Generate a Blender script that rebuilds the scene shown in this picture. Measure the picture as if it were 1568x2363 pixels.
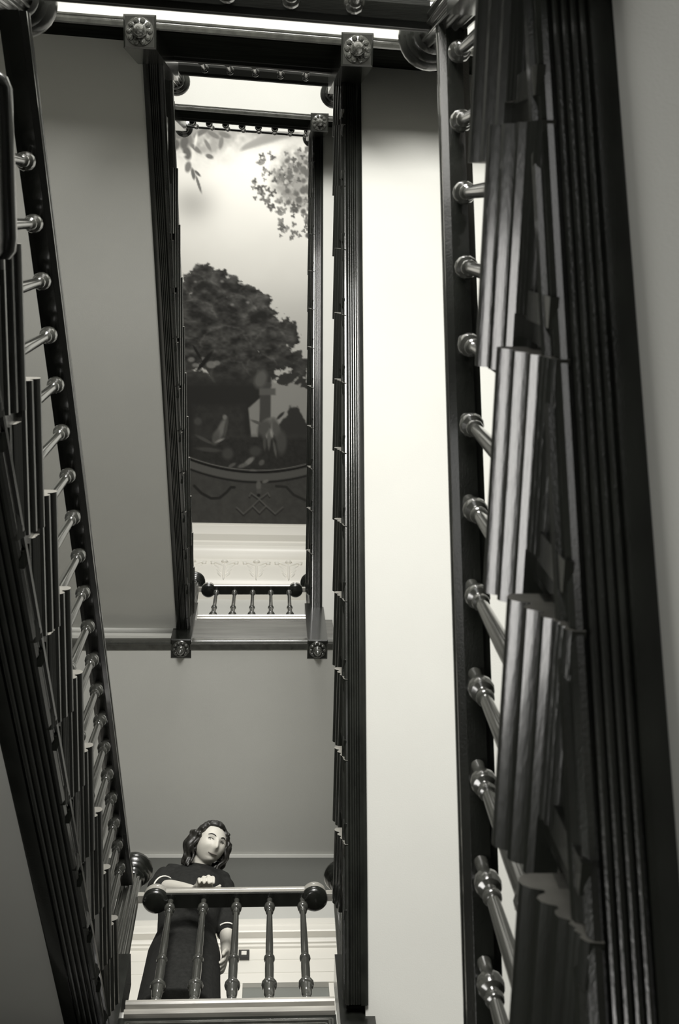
import bpy, bmesh, math, random
import numpy as np
from mathutils import Vector, Matrix

# ------------------------------------------------------------------ clear
for o in list(bpy.data.objects):
    bpy.data.objects.remove(o)
C = bpy.context.scene.collection
SC = bpy.context.scene
PI = math.pi

# ------------------------------------------------------------------ camera
def cam_axes(rx, ry, rz):
    cx, sx, cy, sy, cz, sz = math.cos(rx), math.sin(rx), math.cos(ry), math.sin(ry), math.cos(rz), math.sin(rz)
    Rx = np.array([[1, 0, 0], [0, cx, -sx], [0, sx, cx]])
    Ry = np.array([[cy, 0, sy], [0, 1, 0], [-sy, 0, cy]])
    Rz = np.array([[cz, -sz, 0], [sz, cz, 0], [0, 0, 1]])
    return Rz @ Ry @ Rx
RC = cam_axes(0.2340, -0.0576, 0.0155)          # rows: right, down, forward
cd = bpy.data.cameras.new('camera')
cam = bpy.data.objects.new('camera', cd); C.objects.link(cam)
cd.sensor_fit = 'VERTICAL'; cd.sensor_height = 36.0; cd.sensor_width = 36.0 * 1568 / 2363
cd.lens = 2872.98 / 2363 * 36.0
cd.clip_start = 0.05; cd.clip_end = 100
M = Matrix.Identity(4)
for i in range(3):
    M[i][0] = RC[0][i]; M[i][1] = -RC[1][i]; M[i][2] = -RC[2][i]
cam.matrix_world = M
cd.dof.use_dof = True; cd.dof.focus_distance = 6.0; cd.dof.aperture_fstop = 9.0
SC.camera = cam

# ------------------------------------------------------------------ world, exposure, light
w = bpy.data.worlds.new('world'); SC.world = w; w.use_nodes = True
w.node_tree.nodes['Background'].inputs[0].default_value = (0.9, 0.93, 0.95, 1)
w.node_tree.nodes['Background'].inputs[1].default_value = 1.0
SC.view_settings.view_transform = 'Standard'; SC.view_settings.look = 'None'
SC.view_settings.gamma = 1.0; SC.view_settings.use_curve_mapping = False
SC.view_settings.exposure = 0.0

def area(name, loc, sx, sy, power, rot, col=(1, 0.978, 0.935)):
    l = bpy.data.lights.new(name, 'AREA'); l.shape = 'RECTANGLE'; l.size = sx; l.size_y = sy
    l.energy = power; l.color = col
    o = bpy.data.objects.new(name, l); C.objects.link(o); o.location = loc; o.rotation_euler = rot
    return o
YN, YF, XL, XR, ZB, ZT = -2.45, 4.6, -2.1, 1.95, -1.65, 15.65
# daylight entering by the tall windows of the near wall, one on every landing
WIN = [(-0.1, 0, 1.8, -1.55, 0.75), (-0.1, 0, 1.6, 2.60, 4.30), (-0.1, 0, 1.6, 7.18, 8.98), (-0.1, 0, 1.8, 12.0, 14.4)]
POW = [20, 380, 270, 265]
for (wx, _, ww, z0, z1), pw in zip(WIN, POW):
    area('window_daylight', (wx, YN + 0.06, (z0 + z1) / 2), ww, z1 - z0, pw, (PI / 2, 0, 0))

area('added_side_light', (XL + .04, .9, -.4), 1.7, 1.6, 84, (PI / 2, 0, -PI / 2))  # added unseen light from the left for the near string and soffit

# ------------------------------------------------------------------ materials
def mat(name, col, rough=0.5, spec=0.5, coat=0.0, noise=0.0, nscale=8.0, bump=0.0, bscale=120.0, stretch=None, metallic=0.0):
    m = bpy.data.materials.new(name); m.use_nodes = True
    nt = m.node_tree; b = nt.nodes['Principled BSDF']
    b.inputs['Base Color'].default_value = (*col, 1); b.inputs['Roughness'].default_value = rough
    b.inputs['Specular IOR Level'].default_value = spec; b.inputs['Metallic'].default_value = metallic
    b.inputs['Coat Weight'].default_value = coat; b.inputs['Coat Roughness'].default_value = 0.10
    if noise or bump:
        tc = nt.nodes.new('ShaderNodeTexCoord'); mp = nt.nodes.new('ShaderNodeMapping')
        nt.links.new(tc.outputs['Object'], mp.inputs[0])
        if stretch: mp.inputs['Scale'].default_value = stretch
        if noise:
            n = nt.nodes.new('ShaderNodeTexNoise'); n.inputs['Scale'].default_value = nscale; n.inputs['Detail'].default_value = 6
            nt.links.new(mp.outputs[0], n.inputs['Vector'])
            r = nt.nodes.new('ShaderNodeMapRange'); r.inputs[1].default_value = 0.25; r.inputs[2].default_value = 0.75
            r.inputs[3].default_value = 1 - noise; r.inputs[4].default_value = 1 + noise
            nt.links.new(n.outputs[0], r.inputs[0])
            mx = nt.nodes.new('ShaderNodeVectorMath'); mx.operation = 'SCALE'; mx.inputs[0].default_value = col
            nt.links.new(r.outputs[0], mx.inputs['Scale']); nt.links.new(mx.outputs[0], b.inputs['Base Color'])
        if bump:
            n2 = nt.nodes.new('ShaderNodeTexNoise'); n2.inputs['Scale'].default_value = bscale; n2.inputs['Detail'].default_value = 3
            nt.links.new(mp.outputs[0], n2.inputs['Vector'])
            bp = nt.nodes.new('ShaderNodeBump'); bp.inputs['Strength'].default_value = bump; bp.inputs['Distance'].default_value = 0.004
            nt.links.new(n2.outputs[0], bp.inputs['Height']); nt.links.new(bp.outputs[0], b.inputs['Normal'])
    return m
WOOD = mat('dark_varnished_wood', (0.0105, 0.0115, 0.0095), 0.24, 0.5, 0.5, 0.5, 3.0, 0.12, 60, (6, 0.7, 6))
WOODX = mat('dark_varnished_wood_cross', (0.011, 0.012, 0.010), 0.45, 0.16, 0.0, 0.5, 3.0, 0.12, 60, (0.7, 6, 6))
RAILLIT = mat('polished_lit_rail_wood', (0.34, 0.33, 0.295), 0.2, 0.7, 1.0, 0.3, 5.0, 0.0, 60, (.7, 6, 6))  # glossy wood, base colour lightened to carry window light on far rails and nosings
TURN = mat('turned_wood', (0.050, 0.051, 0.045), 0.2, 0.6, 1.0, 0.4, 5.0, 0.0, 60, (5, 5, 0.6))
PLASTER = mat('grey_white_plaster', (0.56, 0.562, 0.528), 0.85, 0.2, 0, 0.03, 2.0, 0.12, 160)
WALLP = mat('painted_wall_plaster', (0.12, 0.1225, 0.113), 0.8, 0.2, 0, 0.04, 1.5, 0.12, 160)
WHITE = mat('white_gloss_paint', (0.83, 0.81, 0.74), 0.35, 0.5)
MATTE = mat('unpolished_dark_wood', (0.012, 0.013, 0.011), 0.9, 0.0, 0.0, 0.4, 3.0, 0.1, 60, (.7, 6, 6))
ENDLIT = mat('lit_end_wood', (0.19, 0.185, 0.165), 0.5, 0.4, 0.2, 0.3, 20)  # same wood lightened, daylight on the end faces put into the colour
COVEM = mat('lit_cove_wood', (0.10, 0.10, 0.09), 0.4, 0.4, 0.2, 0.3, 4.0, 0.0, 60, (.7, 6, 6))  # cove wood lightened, its window light put into the colour
FLOORM = mat('oak_floor', (0.07, 0.066, 0.055), 0.4, 0.5, 0.2, 0.3, 4, 0, 60, (1, 8, 1))
GLASSD = mat('dim_transom_glass', (0.22, 0.23, 0.21), 0.15, 0.6)
METAL = mat('dark_metal_plate', (0.03, 0.03, 0.028), 0.35, 0.5, 0)
GLASS = bpy.data.materials.new('window_glass'); GLASS.use_nodes = True
gb = GLASS.node_tree.nodes['Principled BSDF']; gb.inputs['Transmission Weight'].default_value = 1; gb.inputs['Roughness'].default_value = 0.0; gb.inputs['IOR'].default_value = 1.02

# ------------------------------------------------------------------ mesh helpers
class MB:
    def __init__(s): s.v = []; s.f = []
    def add(s, vs, fs):
        b = len(s.v); s.v += [tuple(map(float, p)) for p in vs]; s.f += [tuple(i + b for i in f) for f in fs]; return s
    def box(s, x0, x1, y0, y1, z0, z1):
        vs = [(x, y, z) for z in (z0, z1) for y in (y0, y1) for x in (x0, x1)]
        return s.add(vs, [(0, 2, 3, 1), (4, 5, 7, 6), (0, 1, 5, 4), (2, 6, 7, 3), (0, 4, 6, 2), (1, 3, 7, 5)])
    def hexa(s, p):
        return s.add(p, [(0, 2, 3, 1), (4, 5, 7, 6), (0, 1, 5, 4), (2, 6, 7, 3), (0, 4, 6, 2), (1, 3, 7, 5)])
    def loft(s, rings, cap=True, closed=True):
        n = len(rings[0]); vs = [p for r in rings for p in r]; fs = []
        for i in range(len(rings) - 1):
            for j in range(n if closed else n - 1):
                k = (j + 1) % n
                fs.append((i * n + j, i * n + k, (i + 1) * n + k, (i + 1) * n + j))
        if cap:
            fs.append(tuple(range(n))[::-1]); fs.append(tuple((len(rings) - 1) * n + j for j in range(n)))
        return s.add(vs, fs)
    def lathe(s, prof, cx=0, cy=0, cz=0, seg=16, flute=0, nfl=14):
        rings = []
        for r, z in prof:
            ring = []
            for k in range(seg):
                a = 2 * PI * k / seg; rr = r
                if flute: rr = r * (1 - flute * (0.5 + 0.5 * math.cos(nfl * a)))
                ring.append((cx + rr * math.cos(a), cy + rr * math.sin(a), cz + z))
            rings.append(ring)
        return s.loft(rings)
    def xbar(s, prof, x0, x1, k=0.0):
        """profile [(y,z)] swept along x; y shifts by k*x (slightly skewed landings)"""
        return s.loft([[(x, y + k * x, z) for y, z in prof] for x in (x0, x1)])
    def build(s, name, m, parent=None, smooth=False, auto=None):
        me = bpy.data.meshes.new(name); me.from_pydata(s.v, [], s.f); me.update()
        bm = bmesh.new(); bm.from_mesh(me); bmesh.ops.recalc_face_normals(bm, faces=bm.faces); bm.to_mesh(me); bm.free()
        me.materials.append(m)
        if smooth or auto:
            me.polygons.foreach_set('use_smooth', [True] * len(me.polygons))
            if auto: me.set_sharp_from_angle(angle=math.radians(auto))
        o = bpy.data.objects.new(name, me); C.objects.link(o)
        if parent: o.parent = parent; o.matrix_parent_inverse = parent.matrix_basis.inverted()
        return o
def thing(name, label, cat, loc=(0, 0, 0), group=None):
    o = bpy.data.objects.new(name, None); C.objects.link(o); o.location = loc; o.empty_display_size = 0.1
    o['label'] = label; o['category'] = cat
    if group: o['group'] = group
    bpy.context.view_layer.update()
    return o
def tag(o, label, cat, group=None):
    o['label'] = label; o['category'] = cat
    if group: o['group'] = group
    return o
def struct(o): o['kind'] = 'structure'; return o
def link_copy(mesh, name, parent, loc, rot=None, sc=None):
    o = bpy.data.objects.new(name, mesh); C.objects.link(o)
    o.parent = parent; o.matrix_parent_inverse = parent.matrix_basis.inverted()
    o.location = loc
    if rot: o.rotation_euler = rot
    if sc: o.scale = sc
    return o
def arc(cx, cy, r, a0, a1, n):
    return [(cx + r * math.cos(math.radians(a0 + (a1 - a0) * i / n)), cy + r * math.sin(math.radians(a0 + (a1 - a0) * i / n))) for i in range(n + 1)]

# ------------------------------------------------------------------ room shell
H = 4.569; F1, F3, F5 = 2.36, 6.93, 11.50; F2, F4 = 4.245, 8.93
KN, KF = 0.0426, -0.0119
struct(MB().box(XL - .3, XR + .3, YN - .3, YF + .3, ZB - .2, ZB).build('floor', FLOORM))
SW = (0.0, 1.8, -1.25, .45)                    # unseen side window, added to light right string and left soffit: y0, y1, z0, z1
mb = MB(); mb.box(XL - .25, XL, YN - .3, SW[0], ZB, ZT + .3); mb.box(XL - .25, XL, SW[1], YF + .3, ZB, ZT + .3); mb.box(XL - .25, XL, SW[0], SW[1], ZB, SW[2]); mb.box(XL - .25, XL, SW[0], SW[1], SW[3], ZT + .3)
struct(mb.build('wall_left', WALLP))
mb = MB()
for a_, b_, c_, d_ in ((0, .06, 0, 1.7), (1.74, 1.8, 0, 1.7), (.87, .93, 0, 1.7), (0, 1.8, 0, .06), (0, 1.8, 1.64, 1.7), (0, 1.8, .82, .88)): mb.box(XL - .16, XL - .1, SW[0] + a_, SW[0] + b_, SW[2] + c_, SW[2] + d_)
ws = struct(mb.build('window_5', WHITE)); MB().box(XL - .14, XL - .13, SW[0], SW[1], SW[2], SW[3]).build('pane', GLASS, ws)
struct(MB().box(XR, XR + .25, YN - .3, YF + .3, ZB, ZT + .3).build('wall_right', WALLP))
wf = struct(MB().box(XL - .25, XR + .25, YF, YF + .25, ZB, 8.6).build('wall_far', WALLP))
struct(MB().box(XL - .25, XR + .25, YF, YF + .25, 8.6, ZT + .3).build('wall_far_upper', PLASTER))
mb = MB(); zc = ZB
for wx, _, ww, z0, z1 in WIN:
    mb.box(XL, XR, YN - .25, YN, zc, z0)
    mb.box(XL, wx - ww / 2, YN - .25, YN, z0, z1); mb.box(wx + ww / 2, XR, YN - .25, YN, z0, z1); zc = z1
mb.box(XL, XR, YN - .25, YN, zc, ZT + .3)
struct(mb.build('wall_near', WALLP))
struct(MB().box(XL - .25, XR + .25, YN - .25, YF + .25, ZT + .01, ZT + .2).build('ceiling', PLASTER))
for i, (wx, _, ww, z0, z1) in enumerate(WIN):
    wo = MB()
    for a, b, c, d in ((-ww / 2, -ww / 2 + .06, z0, z1), (ww / 2 - .06, ww / 2, z0, z1), (-ww / 2, ww / 2, z0, z0 + .06), (-ww / 2, ww / 2, z1 - .06, z1),
                       (-.03, .03, z0, z1), (-ww / 4 - .015, -ww / 4 + .015, z0, z1), (ww / 4 - .015, ww / 4 + .015, z0, z1), (-ww / 2, ww / 2, (z0 + z1) / 2 - .03, (z0 + z1) / 2 + .03)):
        wo.box(wx + a, wx + b, YN - .15, YN - .07, c, d)
    wo = struct(wo.build('window_%d' % (i + 1), WHITE))
    MB().box(wx - ww / 2, wx + ww / 2, YN - .12, YN - .11, z0, z1).build('pane', GLASS, wo)

# ------------------------------------------------------------------ stair flights
G, R = 0.30, 0.1739
SL = R / G
RET = [(.05, 0), (.012, 0), (.005, -.004), (.001, -.011), (0, -.019), (.002, -.027), (.008, -.034), (.014, -.037), (.019, -.039), (.019, -.045),
       (.013, -.049), (.010, -.056), (.012, -.064), (.018, -.070), (.024, -.073), (.025, -.079), (.021, -.083), (.020, -.090), (.022, -.097), (.028, -.102),
       (.031, -.104), (.028, -.110), (.031, -.116), (.033, -.118), (.030, -.124), (.033, -.130), (.035, -.132), (.032, -.138), (.035, -.144), (.038, -.148), (.05, -.15)]

class Flight:
    def __init__(s, side, up, y0, z0, outer, label, j0, j1, ystr0, ystr1, wall, jb=None, ysof=None, fo=.040):
        """side -1 left / +1 right of the well; up=+1 rises towards far wall. tread j: front at y0+j*G, top z0+up*j*R"""
        s.side, s.up, s.y0, s.z0, s.outer = side, up, y0, z0, outer
        s.xn = 0.515 if side < 0 else 0.3065
        X = lambda off: side * (s.xn + off)
        s.X = X
        n = lambda y: z0 + up * (y - y0) * SL       # nosing line
        s.n = n
        ym = (ystr0 + ystr1) / 2
        t = thing('stair_flight', label, 'stair flight', (X(.04), ym, n(ym) - .36), 'dark wood stair flights around the well')
        s.t = t
        W = wall - .002 * side
        tread_me = riser_me = ret_me = strip_me = None
        for j in range(j0, j1 + 1):
            yf = y0 + j * G; zt = z0 + up * j * R
            if tread_me is None:
                a = MB(); pr = [(0.0, -.012)] + [(-math.sin(math.radians(q)) * -0.0 + .014 - .014 * math.cos(math.radians(q)), -.019 + .019 * math.sin(math.radians(q))) for q in range(0, 91, 18)] + [(.345, 0), (.345, -.036), (.016, -.036), (.006, -.032), (0.001, -.024)]
                pr = pr[1:]
                a.loft([[(x - X(.045), up * u, zz) for u, zz in pr] for x in (X(.045), W)])
                o = a.build('tread', WOODX, t, auto=40); o.matrix_parent_inverse = t.matrix_basis.inverted(); o.location = (X(.045), yf, zt); tread_me = o.data
                a = MB().box(min(X(.06), W) - X(.06), max(X(.06), W) - X(.06), min(0, up * .025), max(0, up * .025), -R + .0, -.036)
                ro = a.build('riser', WOODX, t); ro.location = (X(.06), yf + up * .035, zt); riser_me = ro.data
                a = MB(); k_ = 20
                a.loft([[(side * (u * fo / .04 - .045), v, zz) for u, zz in RET[:k_] + [(.05, RET[k_ - 1][1])]] for v in (up * .0, up * .345)])
                a.loft([[(side * (u * fo / .04 - .045), v, zz) for u, zz in [(.05, RET[k_ - 1][1])] + RET[k_ - 1:]] for v in (up * .085, up * .345)])
                so = a.build('nosing_return', WOOD, o, auto=30); so.data.materials.append(ENDLIT)
                for pl in so.data.polygons:
                    if abs(pl.normal.y) > .9: pl.material_index = 1  # front and back end faces take the wood coloured as lit
                so.location = (0, 0, 0); so.matrix_parent_inverse = Matrix.Identity(4); ret_me = so.data
                a = MB().box(min(0, side * .012), max(0, side * .012), min(up * .045, up * .085), max(up * .045, up * .085), -.285, -.100 if side > 0 else -.215)
                xo = a.build('riser_end', WOOD if side > 0 else MATTE, ro); xo.matrix_parent_inverse = Matrix.Identity(4); xo.location = (X(fo - .008) - X(.06), 0, 0); strip_me = xo.data
            else:
                o = link_copy(tread_me, 'tread', t, (X(.045), yf, zt))
                ro = link_copy(riser_me, 'riser', t, (X(.06), yf + up * .035, zt))
                so = bpy.data.objects.new('nosing_return', ret_me); C.objects.link(so); so.parent = o
                xo = bpy.data.objects.new('riser_end', strip_me); C.objects.link(xo); xo.parent = ro; xo.location = (X(fo - .008) - X(.06), 0, 0)
        # cut string: stepped board facing the well
        a = MB()
        for j in range(j0 - 1, j1 + 2):
            ya = y0 + j * G + up * .05; yb = ya + up * G; zt = z0 + up * j * R - .02
            ya, yb = max(min(ya, yb), ystr0), min(max(y0 + j * G + up * .05, yb), ystr1)
            if yb - ya < .005: continue
            a.hexa([(x, y, z) for (y_, z_) in (((ya, yb), 0), ((ya, yb), 1)) for y in y_ for x in (X(fo), X(fo + .035)) for z in ([n(y) - .325] if z_ == 0 else [max(zt, n(y) - .3)])])
        a.build('string_board', WOOD, t)
        # moulded lower edge of the string, swept down the slope
        pf = [(fo + .005, .285), (fo, .285)] + [(u, v) for u, v in arc(fo, .300, .011, 90, 270, 6)][::-1] + [(fo, .318)]
        pf = [(fo + .005, .280), (fo, .280), (fo - .004, .289), (fo - .010, .293), (fo - .012, .301), (fo - .009, .309), (fo - .002, .312), (fo, .320), (fo - .003, .327), (fo - .003, .338), (fo + .003, .346), (fo + .011, .347), (fo + .017, .340)]
        u0 = fo + .018; st = (outer - .010 - u0) / 6.0; ra = st * .43
        for q in range(4):
            pf += [(u0, .338)] + arc(u0 + st * .5, .340, ra, 180, 0, 5)
            u0 += st
        # arcs above bulge downwards (positive d is down)
        pf += [(u0 + .002, .338), (u0 + .002, .350), (outer - .006, .350), (outer, .346), (outer, .28)]
        a = MB(); a.loft([[(X(u), y, n(y) - d) for u, d in pf] for y in (ystr0, ystr1)])
        a.build('string_moulding', WOOD, t, auto=30)
        # plaster soffit
        a = MB(); xs = sorted((X(outer - .01), W))
        a.hexa([(x, y, n(y) - d) for d in (.33, .29) for y in (ystr0 - (.14 if ystr0 < -.65 else 0), ysof or ystr1) for x in xs])
        a.build('soffit', PLASTER, t)
        if jb:                                            # solid foot steps standing on the landing
            for j, zb in jb:
                yf = y0 + j * G; zt = z0 + up * j * R
                a = MB(); ys_ = sorted((yf, yf + up * .335)); xs = sorted((X(.045), W))
                a.hexa([(x, y, zz) for lv in (0, 1) for y in ys_ for x in xs for zz in ((max(zb, n(y) - .28),) if lv == 0 else (zt,))])
                a.build('block_step', WOODX, t)

BAL = [(.021, 0), (.0245, .012), (.0235, .03), (.0185, .048), (.0150, .056), (.0165, .062), (.0205, .075), (.0225, .105), (.0235, .135), (.0245, .145), (.0300, .150), (.0318, .160), (.0315, .170), (.0285, .180), (.0215, .186),
       (.0185, .195), (.0180, .21), (.0190, .30), (.0180, .372), (.0175, .380), (.0215, .384), (.0232, .394), (.0225, .406), (.0165, .412), (.0150, .420), (.0160, .44), (.0158, .55), (.0128, .80), (.0118, .848), (.0160, .852), (.0175, .860), (.0168, .870),
       (.0120, .876), (.0135, .885), (.0220, .892), (.0245, .903), (.0245, .917), (.0225, .930), (.0140, .938), (.0112, .946), (.0118, .97), (.0135, 1.0)]
bal_cache = {}
def bal_mesh(h, m=None):
    m = m or TURN; k = (round(h, 3), m.name)
    if k not in bal_cache:
        a = MB(); a.lathe([(r, z * h) for r, z in BAL], seg=14)
        o = a.build('baluster', m, auto=38); bal_cache[k] = o.data; bpy.data.objects.remove(o)
    return bal_cache[k]
RAIL = [(-.018, 0), (-.018, .006), (-.033, .010), (-.033, .022), (-.030, .026), (-.034, .034), (-.035, .046), (-.031, .058), (-.020, .067), (0, .071), (.020, .067), (.031, .058), (.035, .046), (.034, .034), (.030, .026), (.033, .022), (.033, .010), (.018, .006), (.018, 0)]
RAILW = RAIL
def flight_rail(fl, label, ys, ye, jr, hgt=.72, top_d=0.0):
    xc = fl.X(.094)
    t = thing('stair_balustrade', label, 'balustrade', (xc, (ys + ye) / 2, fl.n((ys + ye) / 2)), 'balustrades along the stair flights')
    f = lambda y: fl.n(y) + hgt
    a = MB(); a.loft([[(xc + u, y, f(y) + v) for u, v in RAIL] for y in (ys, ye)]); a.build('handrail', WOOD, t, auto=40)
    for j in jr:
        yf = fl.y0 + j * G; zt = fl.z0 + fl.up * j * R
        for dy in (.117, .267):
            y = yf + fl.up * dy
            if y < ys + .02 or y > ye - .02: continue
            me = bal_mesh(f(y) - zt + .004)
            link_copy(me, 'baluster', t, (xc, y, zt))
    return t

RN = Flight(+1, -1, -.0873, 2.0457, .160, 'near right stair flight seen from below, long moulded tread ends at the right edge', -1, 11, -.62, 3.10, XR, [(12, F2 - H), (13, F2 - H)], 3.46, fo=.056)
# z for rises towards near: tread j front y0+j*G, top z0 - j*R
LN = Flight(-1, +1, .0749, 2.6725, .178, 'near left stair flight with stepped string running down the left edge', -1, 8, -.45, 2.92, XL)
RU = Flight(+1, -1, -.3987, 6.7914, .130, 'upper right stair flight with bright soffit right of the well centre', 0, 11, -.70, 3.10, XR, [(12, F2), (13, F2)], 3.46)
LU = Flight(-1, +1, .0749, 2.6725 + H, .128, 'upper left stair flight with grey soffit left of the mural', -1, 8, -.70, 2.92, XL)
RT = Flight(+1, -1, -.3987, 6.7914 + H, .120, 'topmost right stair flight, narrow in the distance beside the mural', 0, 11, -.70, 3.10, XR, [(12, F4), (13, F4)], 3.46)
out = [(-.60, -.245), (-.515, -.245), (-.500, -.235), (-.492, -.215)] + [(-.491, -.1), (-.491, .06)] + [(-.494, .085), (-.505, .10), (-.60, .10)]
a = MB()
a.loft([[(x + g_ * (1 if x > -.56 else 0), y, 2.4986 + z_) for x, y in out] for g_, z_ in ((-.004, .002), (0, -.006), (0, -.028), (-.006, -.036), (-.016, -.040), (-.018, -.15))])
a.build('bullnose_step_end', WOOD, LN.t, auto=40)
flight_rail(RN, 'near right handrail with turned balusters against the white soffit', -.44, 2.93, range(-1, 12))
flight_rail(LN, 'near left handrail with turned balusters against the grey soffit', -.44, 2.93, range(-1, 9))
flight_rail(RU, 'handrail and balusters standing on the upper right flight', -.72, 2.93, range(0, 12), .66)
flight_rail(LU, 'handrail and balusters standing on the upper left flight', -.72, 2.93, range(-1, 9), .66)
flight_rail(RT, 'handrail and balusters standing on the topmost right flight', -.72, 2.93, range(0, 12), .66)

# ------------------------------------------------------------------ landings
struct(MB().box(XL + .002, XR - .002, 3.0, YF - .002, F2 - H - .47, F2 - H).build('floor_landing', FLOORM))
LX, RX = -0.524, 0.2947                       # inner faces of the newels
def near_landing(F, ye, zs, label):
    t = thing('stair_landing', label, 'landing', (0, ye, zs), 'landings of the stairwell')
    a = MB(); a.xbar([(ye - .03, F - .03), (ye - .03, zs), (YN + .0 - 2, zs), (YN - 2, F - .03)], XL + .002, XR - .002, KN)
    a.v = [(x, max(y, YN + .002), z) for x, y, z in a.v]
    a.build('plaster_slab', PLASTER, t)
    a = MB(); a.xbar([(ye + .018, F), (ye + .024, F - .012), (ye + .018, F - .034), (ye + .004, F - .04), (ye, F - .06), (ye - .028, F - .06), (ye - .2, F - .02), (ye - .2, F)], XL + .003, XR - .003, KN)
    a.build('nosing', WOODX, t, auto=40)
    a = MB(); a.xbar([(ye, F - .05), (ye, zs + .10), (ye + .008, zs + .095), (ye + .008, zs + .055), (ye, zs + .05), (ye, zs + .0), (ye - .03, zs), (ye - .03, F - .05)], XL + .003, XR - .003, KN)
    a.build('fascia', MATTE, t, auto=30)
    a = MB(); a.xbar([(ye + .006, zs + .02), (ye + .008, zs + .004), (ye + .002, zs - .008), (ye - .012, zs - .012), (ye - .022, zs - .006), (ye - .028, zs - .010), (ye - .036, zs - .004), (ye - .036, zs + .02)], XL + .003, XR - .003, KN)
    a.build('edge_moulding', TURN, t, auto=30)
    a = MB(); a.box(XL + .003, XR - .003, YN + .003, ye - .25, F - .02, F); a.build('floor_boards', FLOORM, t)
    return t
def far_landing(F, ye, zs, label, panel=False):
    """ye: face of the fascia; the nosing oversails it. Right of the newel the landing starts further back, under the stair foot"""
    t = thing('stair_landing', label, 'landing', (0, ye, zs), 'landings of the stairwell')
    xe = RX if panel else RX + .20
    a = MB(); a.box(XL + .002, xe, ye + .03, YF - .002, zs, F - .02); a.box(xe, XR - .002, 3.45, YF - .002, zs, F - .02); a.build('plaster_slab', PLASTER, t)
    yo = ye - .02
    a = MB(); a.xbar([(yo + .006, F), (yo, F - .006), (yo, F - .018), (yo + .006, F - .026), (ye + .008, F - .030), (ye + .008, F - .052), (yo + .006, F - .056), (yo + .001, F - .062), (yo + .001, F - .074), (yo + .008, F - .082), (ye + .03, F - .084), (ye + .2, F - .02), (ye + .2, F)], LX + .01, RX - .008 if panel else RX + .03, KF)
    a.build('nosing', RAILLIT, t, auto=35)
    if panel:
        a = MB(); a.xbar([(ye + .006, F - .08), (ye + .006, zs + .01), (ye + .04, zs + .01), (ye + .04, F - .08)], XL + .003, RX - .005, KF); a.build('fascia', WOODX, t)
        pm = MB()
        for q, (dz, o_) in enumerate(((.108, .004), (.124, .010), (.136, .005), (.150, .002))):
            for rr in range(2):
                zz = F - dz if rr == 0 else zs + dz - .05
                pm.xbar([(ye + .006, zz + .005), (ye + .006 - o_, zz + .003), (ye + .006 - o_, zz - .003), (ye + .006, zz - .005)], LX + .02 + q * .012, RX - .02 - q * .012, KF)
            for xx in (LX + .02 + q * .012, RX - .02 - q * .012):
                pm.box(xx - .004, xx + .004, ye + .006 - o_ + KF * xx, ye + .012 + KF * xx, zs + dz - .05, F - dz)
        pm.build('panel_moulding', TURN, t)
    else:
        pf = [(ye - .002, F - .08), (ye + .002, F - .10)] + [(ye + .002 + .018 * (1 - math.cos(math.radians(q))), F - .11 - .36 * math.sin(math.radians(q))) for q in (0, 18, 36, 54, 72, 90)] + [(ye + .05, zs + .09), (ye + .05, F - .08)]
        a = MB(); a.xbar(pf, LX - .1, xe, KF); a.build('cove', COVEM, t, auto=50)
        a = MB(); a.xbar([(ye + .022, F - .08), (ye + .022, zs + .01), (ye + .05, zs + .01), (ye + .05, F - .08)], XL + .003, LX - .1, KF); a.build('fascia', WOODX, t)
    a = MB(); a.xbar([(ye + .022, zs + .105), (ye + .004, zs + .10), (ye - .004, zs + .09), (ye - .006, zs + .02), (ye, zs + .008), (ye + .008, zs + .005), (ye + .008, zs - .008), (ye + .05, zs - .008), (ye + .05, zs + .105)], XL + .003, xe, KF)
    a.build('edge_moulding', TURN, t, auto=30)
    a = MB(); a.box(XL + .003, xe, ye + .21, YF - .003, F - .02, F); a.box(xe, XR - .003, 3.46, YF - .003, F - .02, F); a.build('floor_boards', FLOORM, t)
    return t
YE1, YE3, YEF = -.50, -.76, 2.945
near_landing(F1, YE1, F1 - .6, 'nearest landing just above the top edge of the picture')
near_landing(F3, YE3, 5.88, 'upper near landing with dark fascia and white soffit across the top')
near_landing(F5, YE3, 5.88 + H, 'topmost near landing, dark fascia above the mural')
far_landing(F2, YEF + .014, F2 - .47, 'far landing with moulded edge that the woman stands on', True)
far_landing(F4, YEF, F4 - .585, 'higher far landing with grey soffit above the woman')

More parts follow.
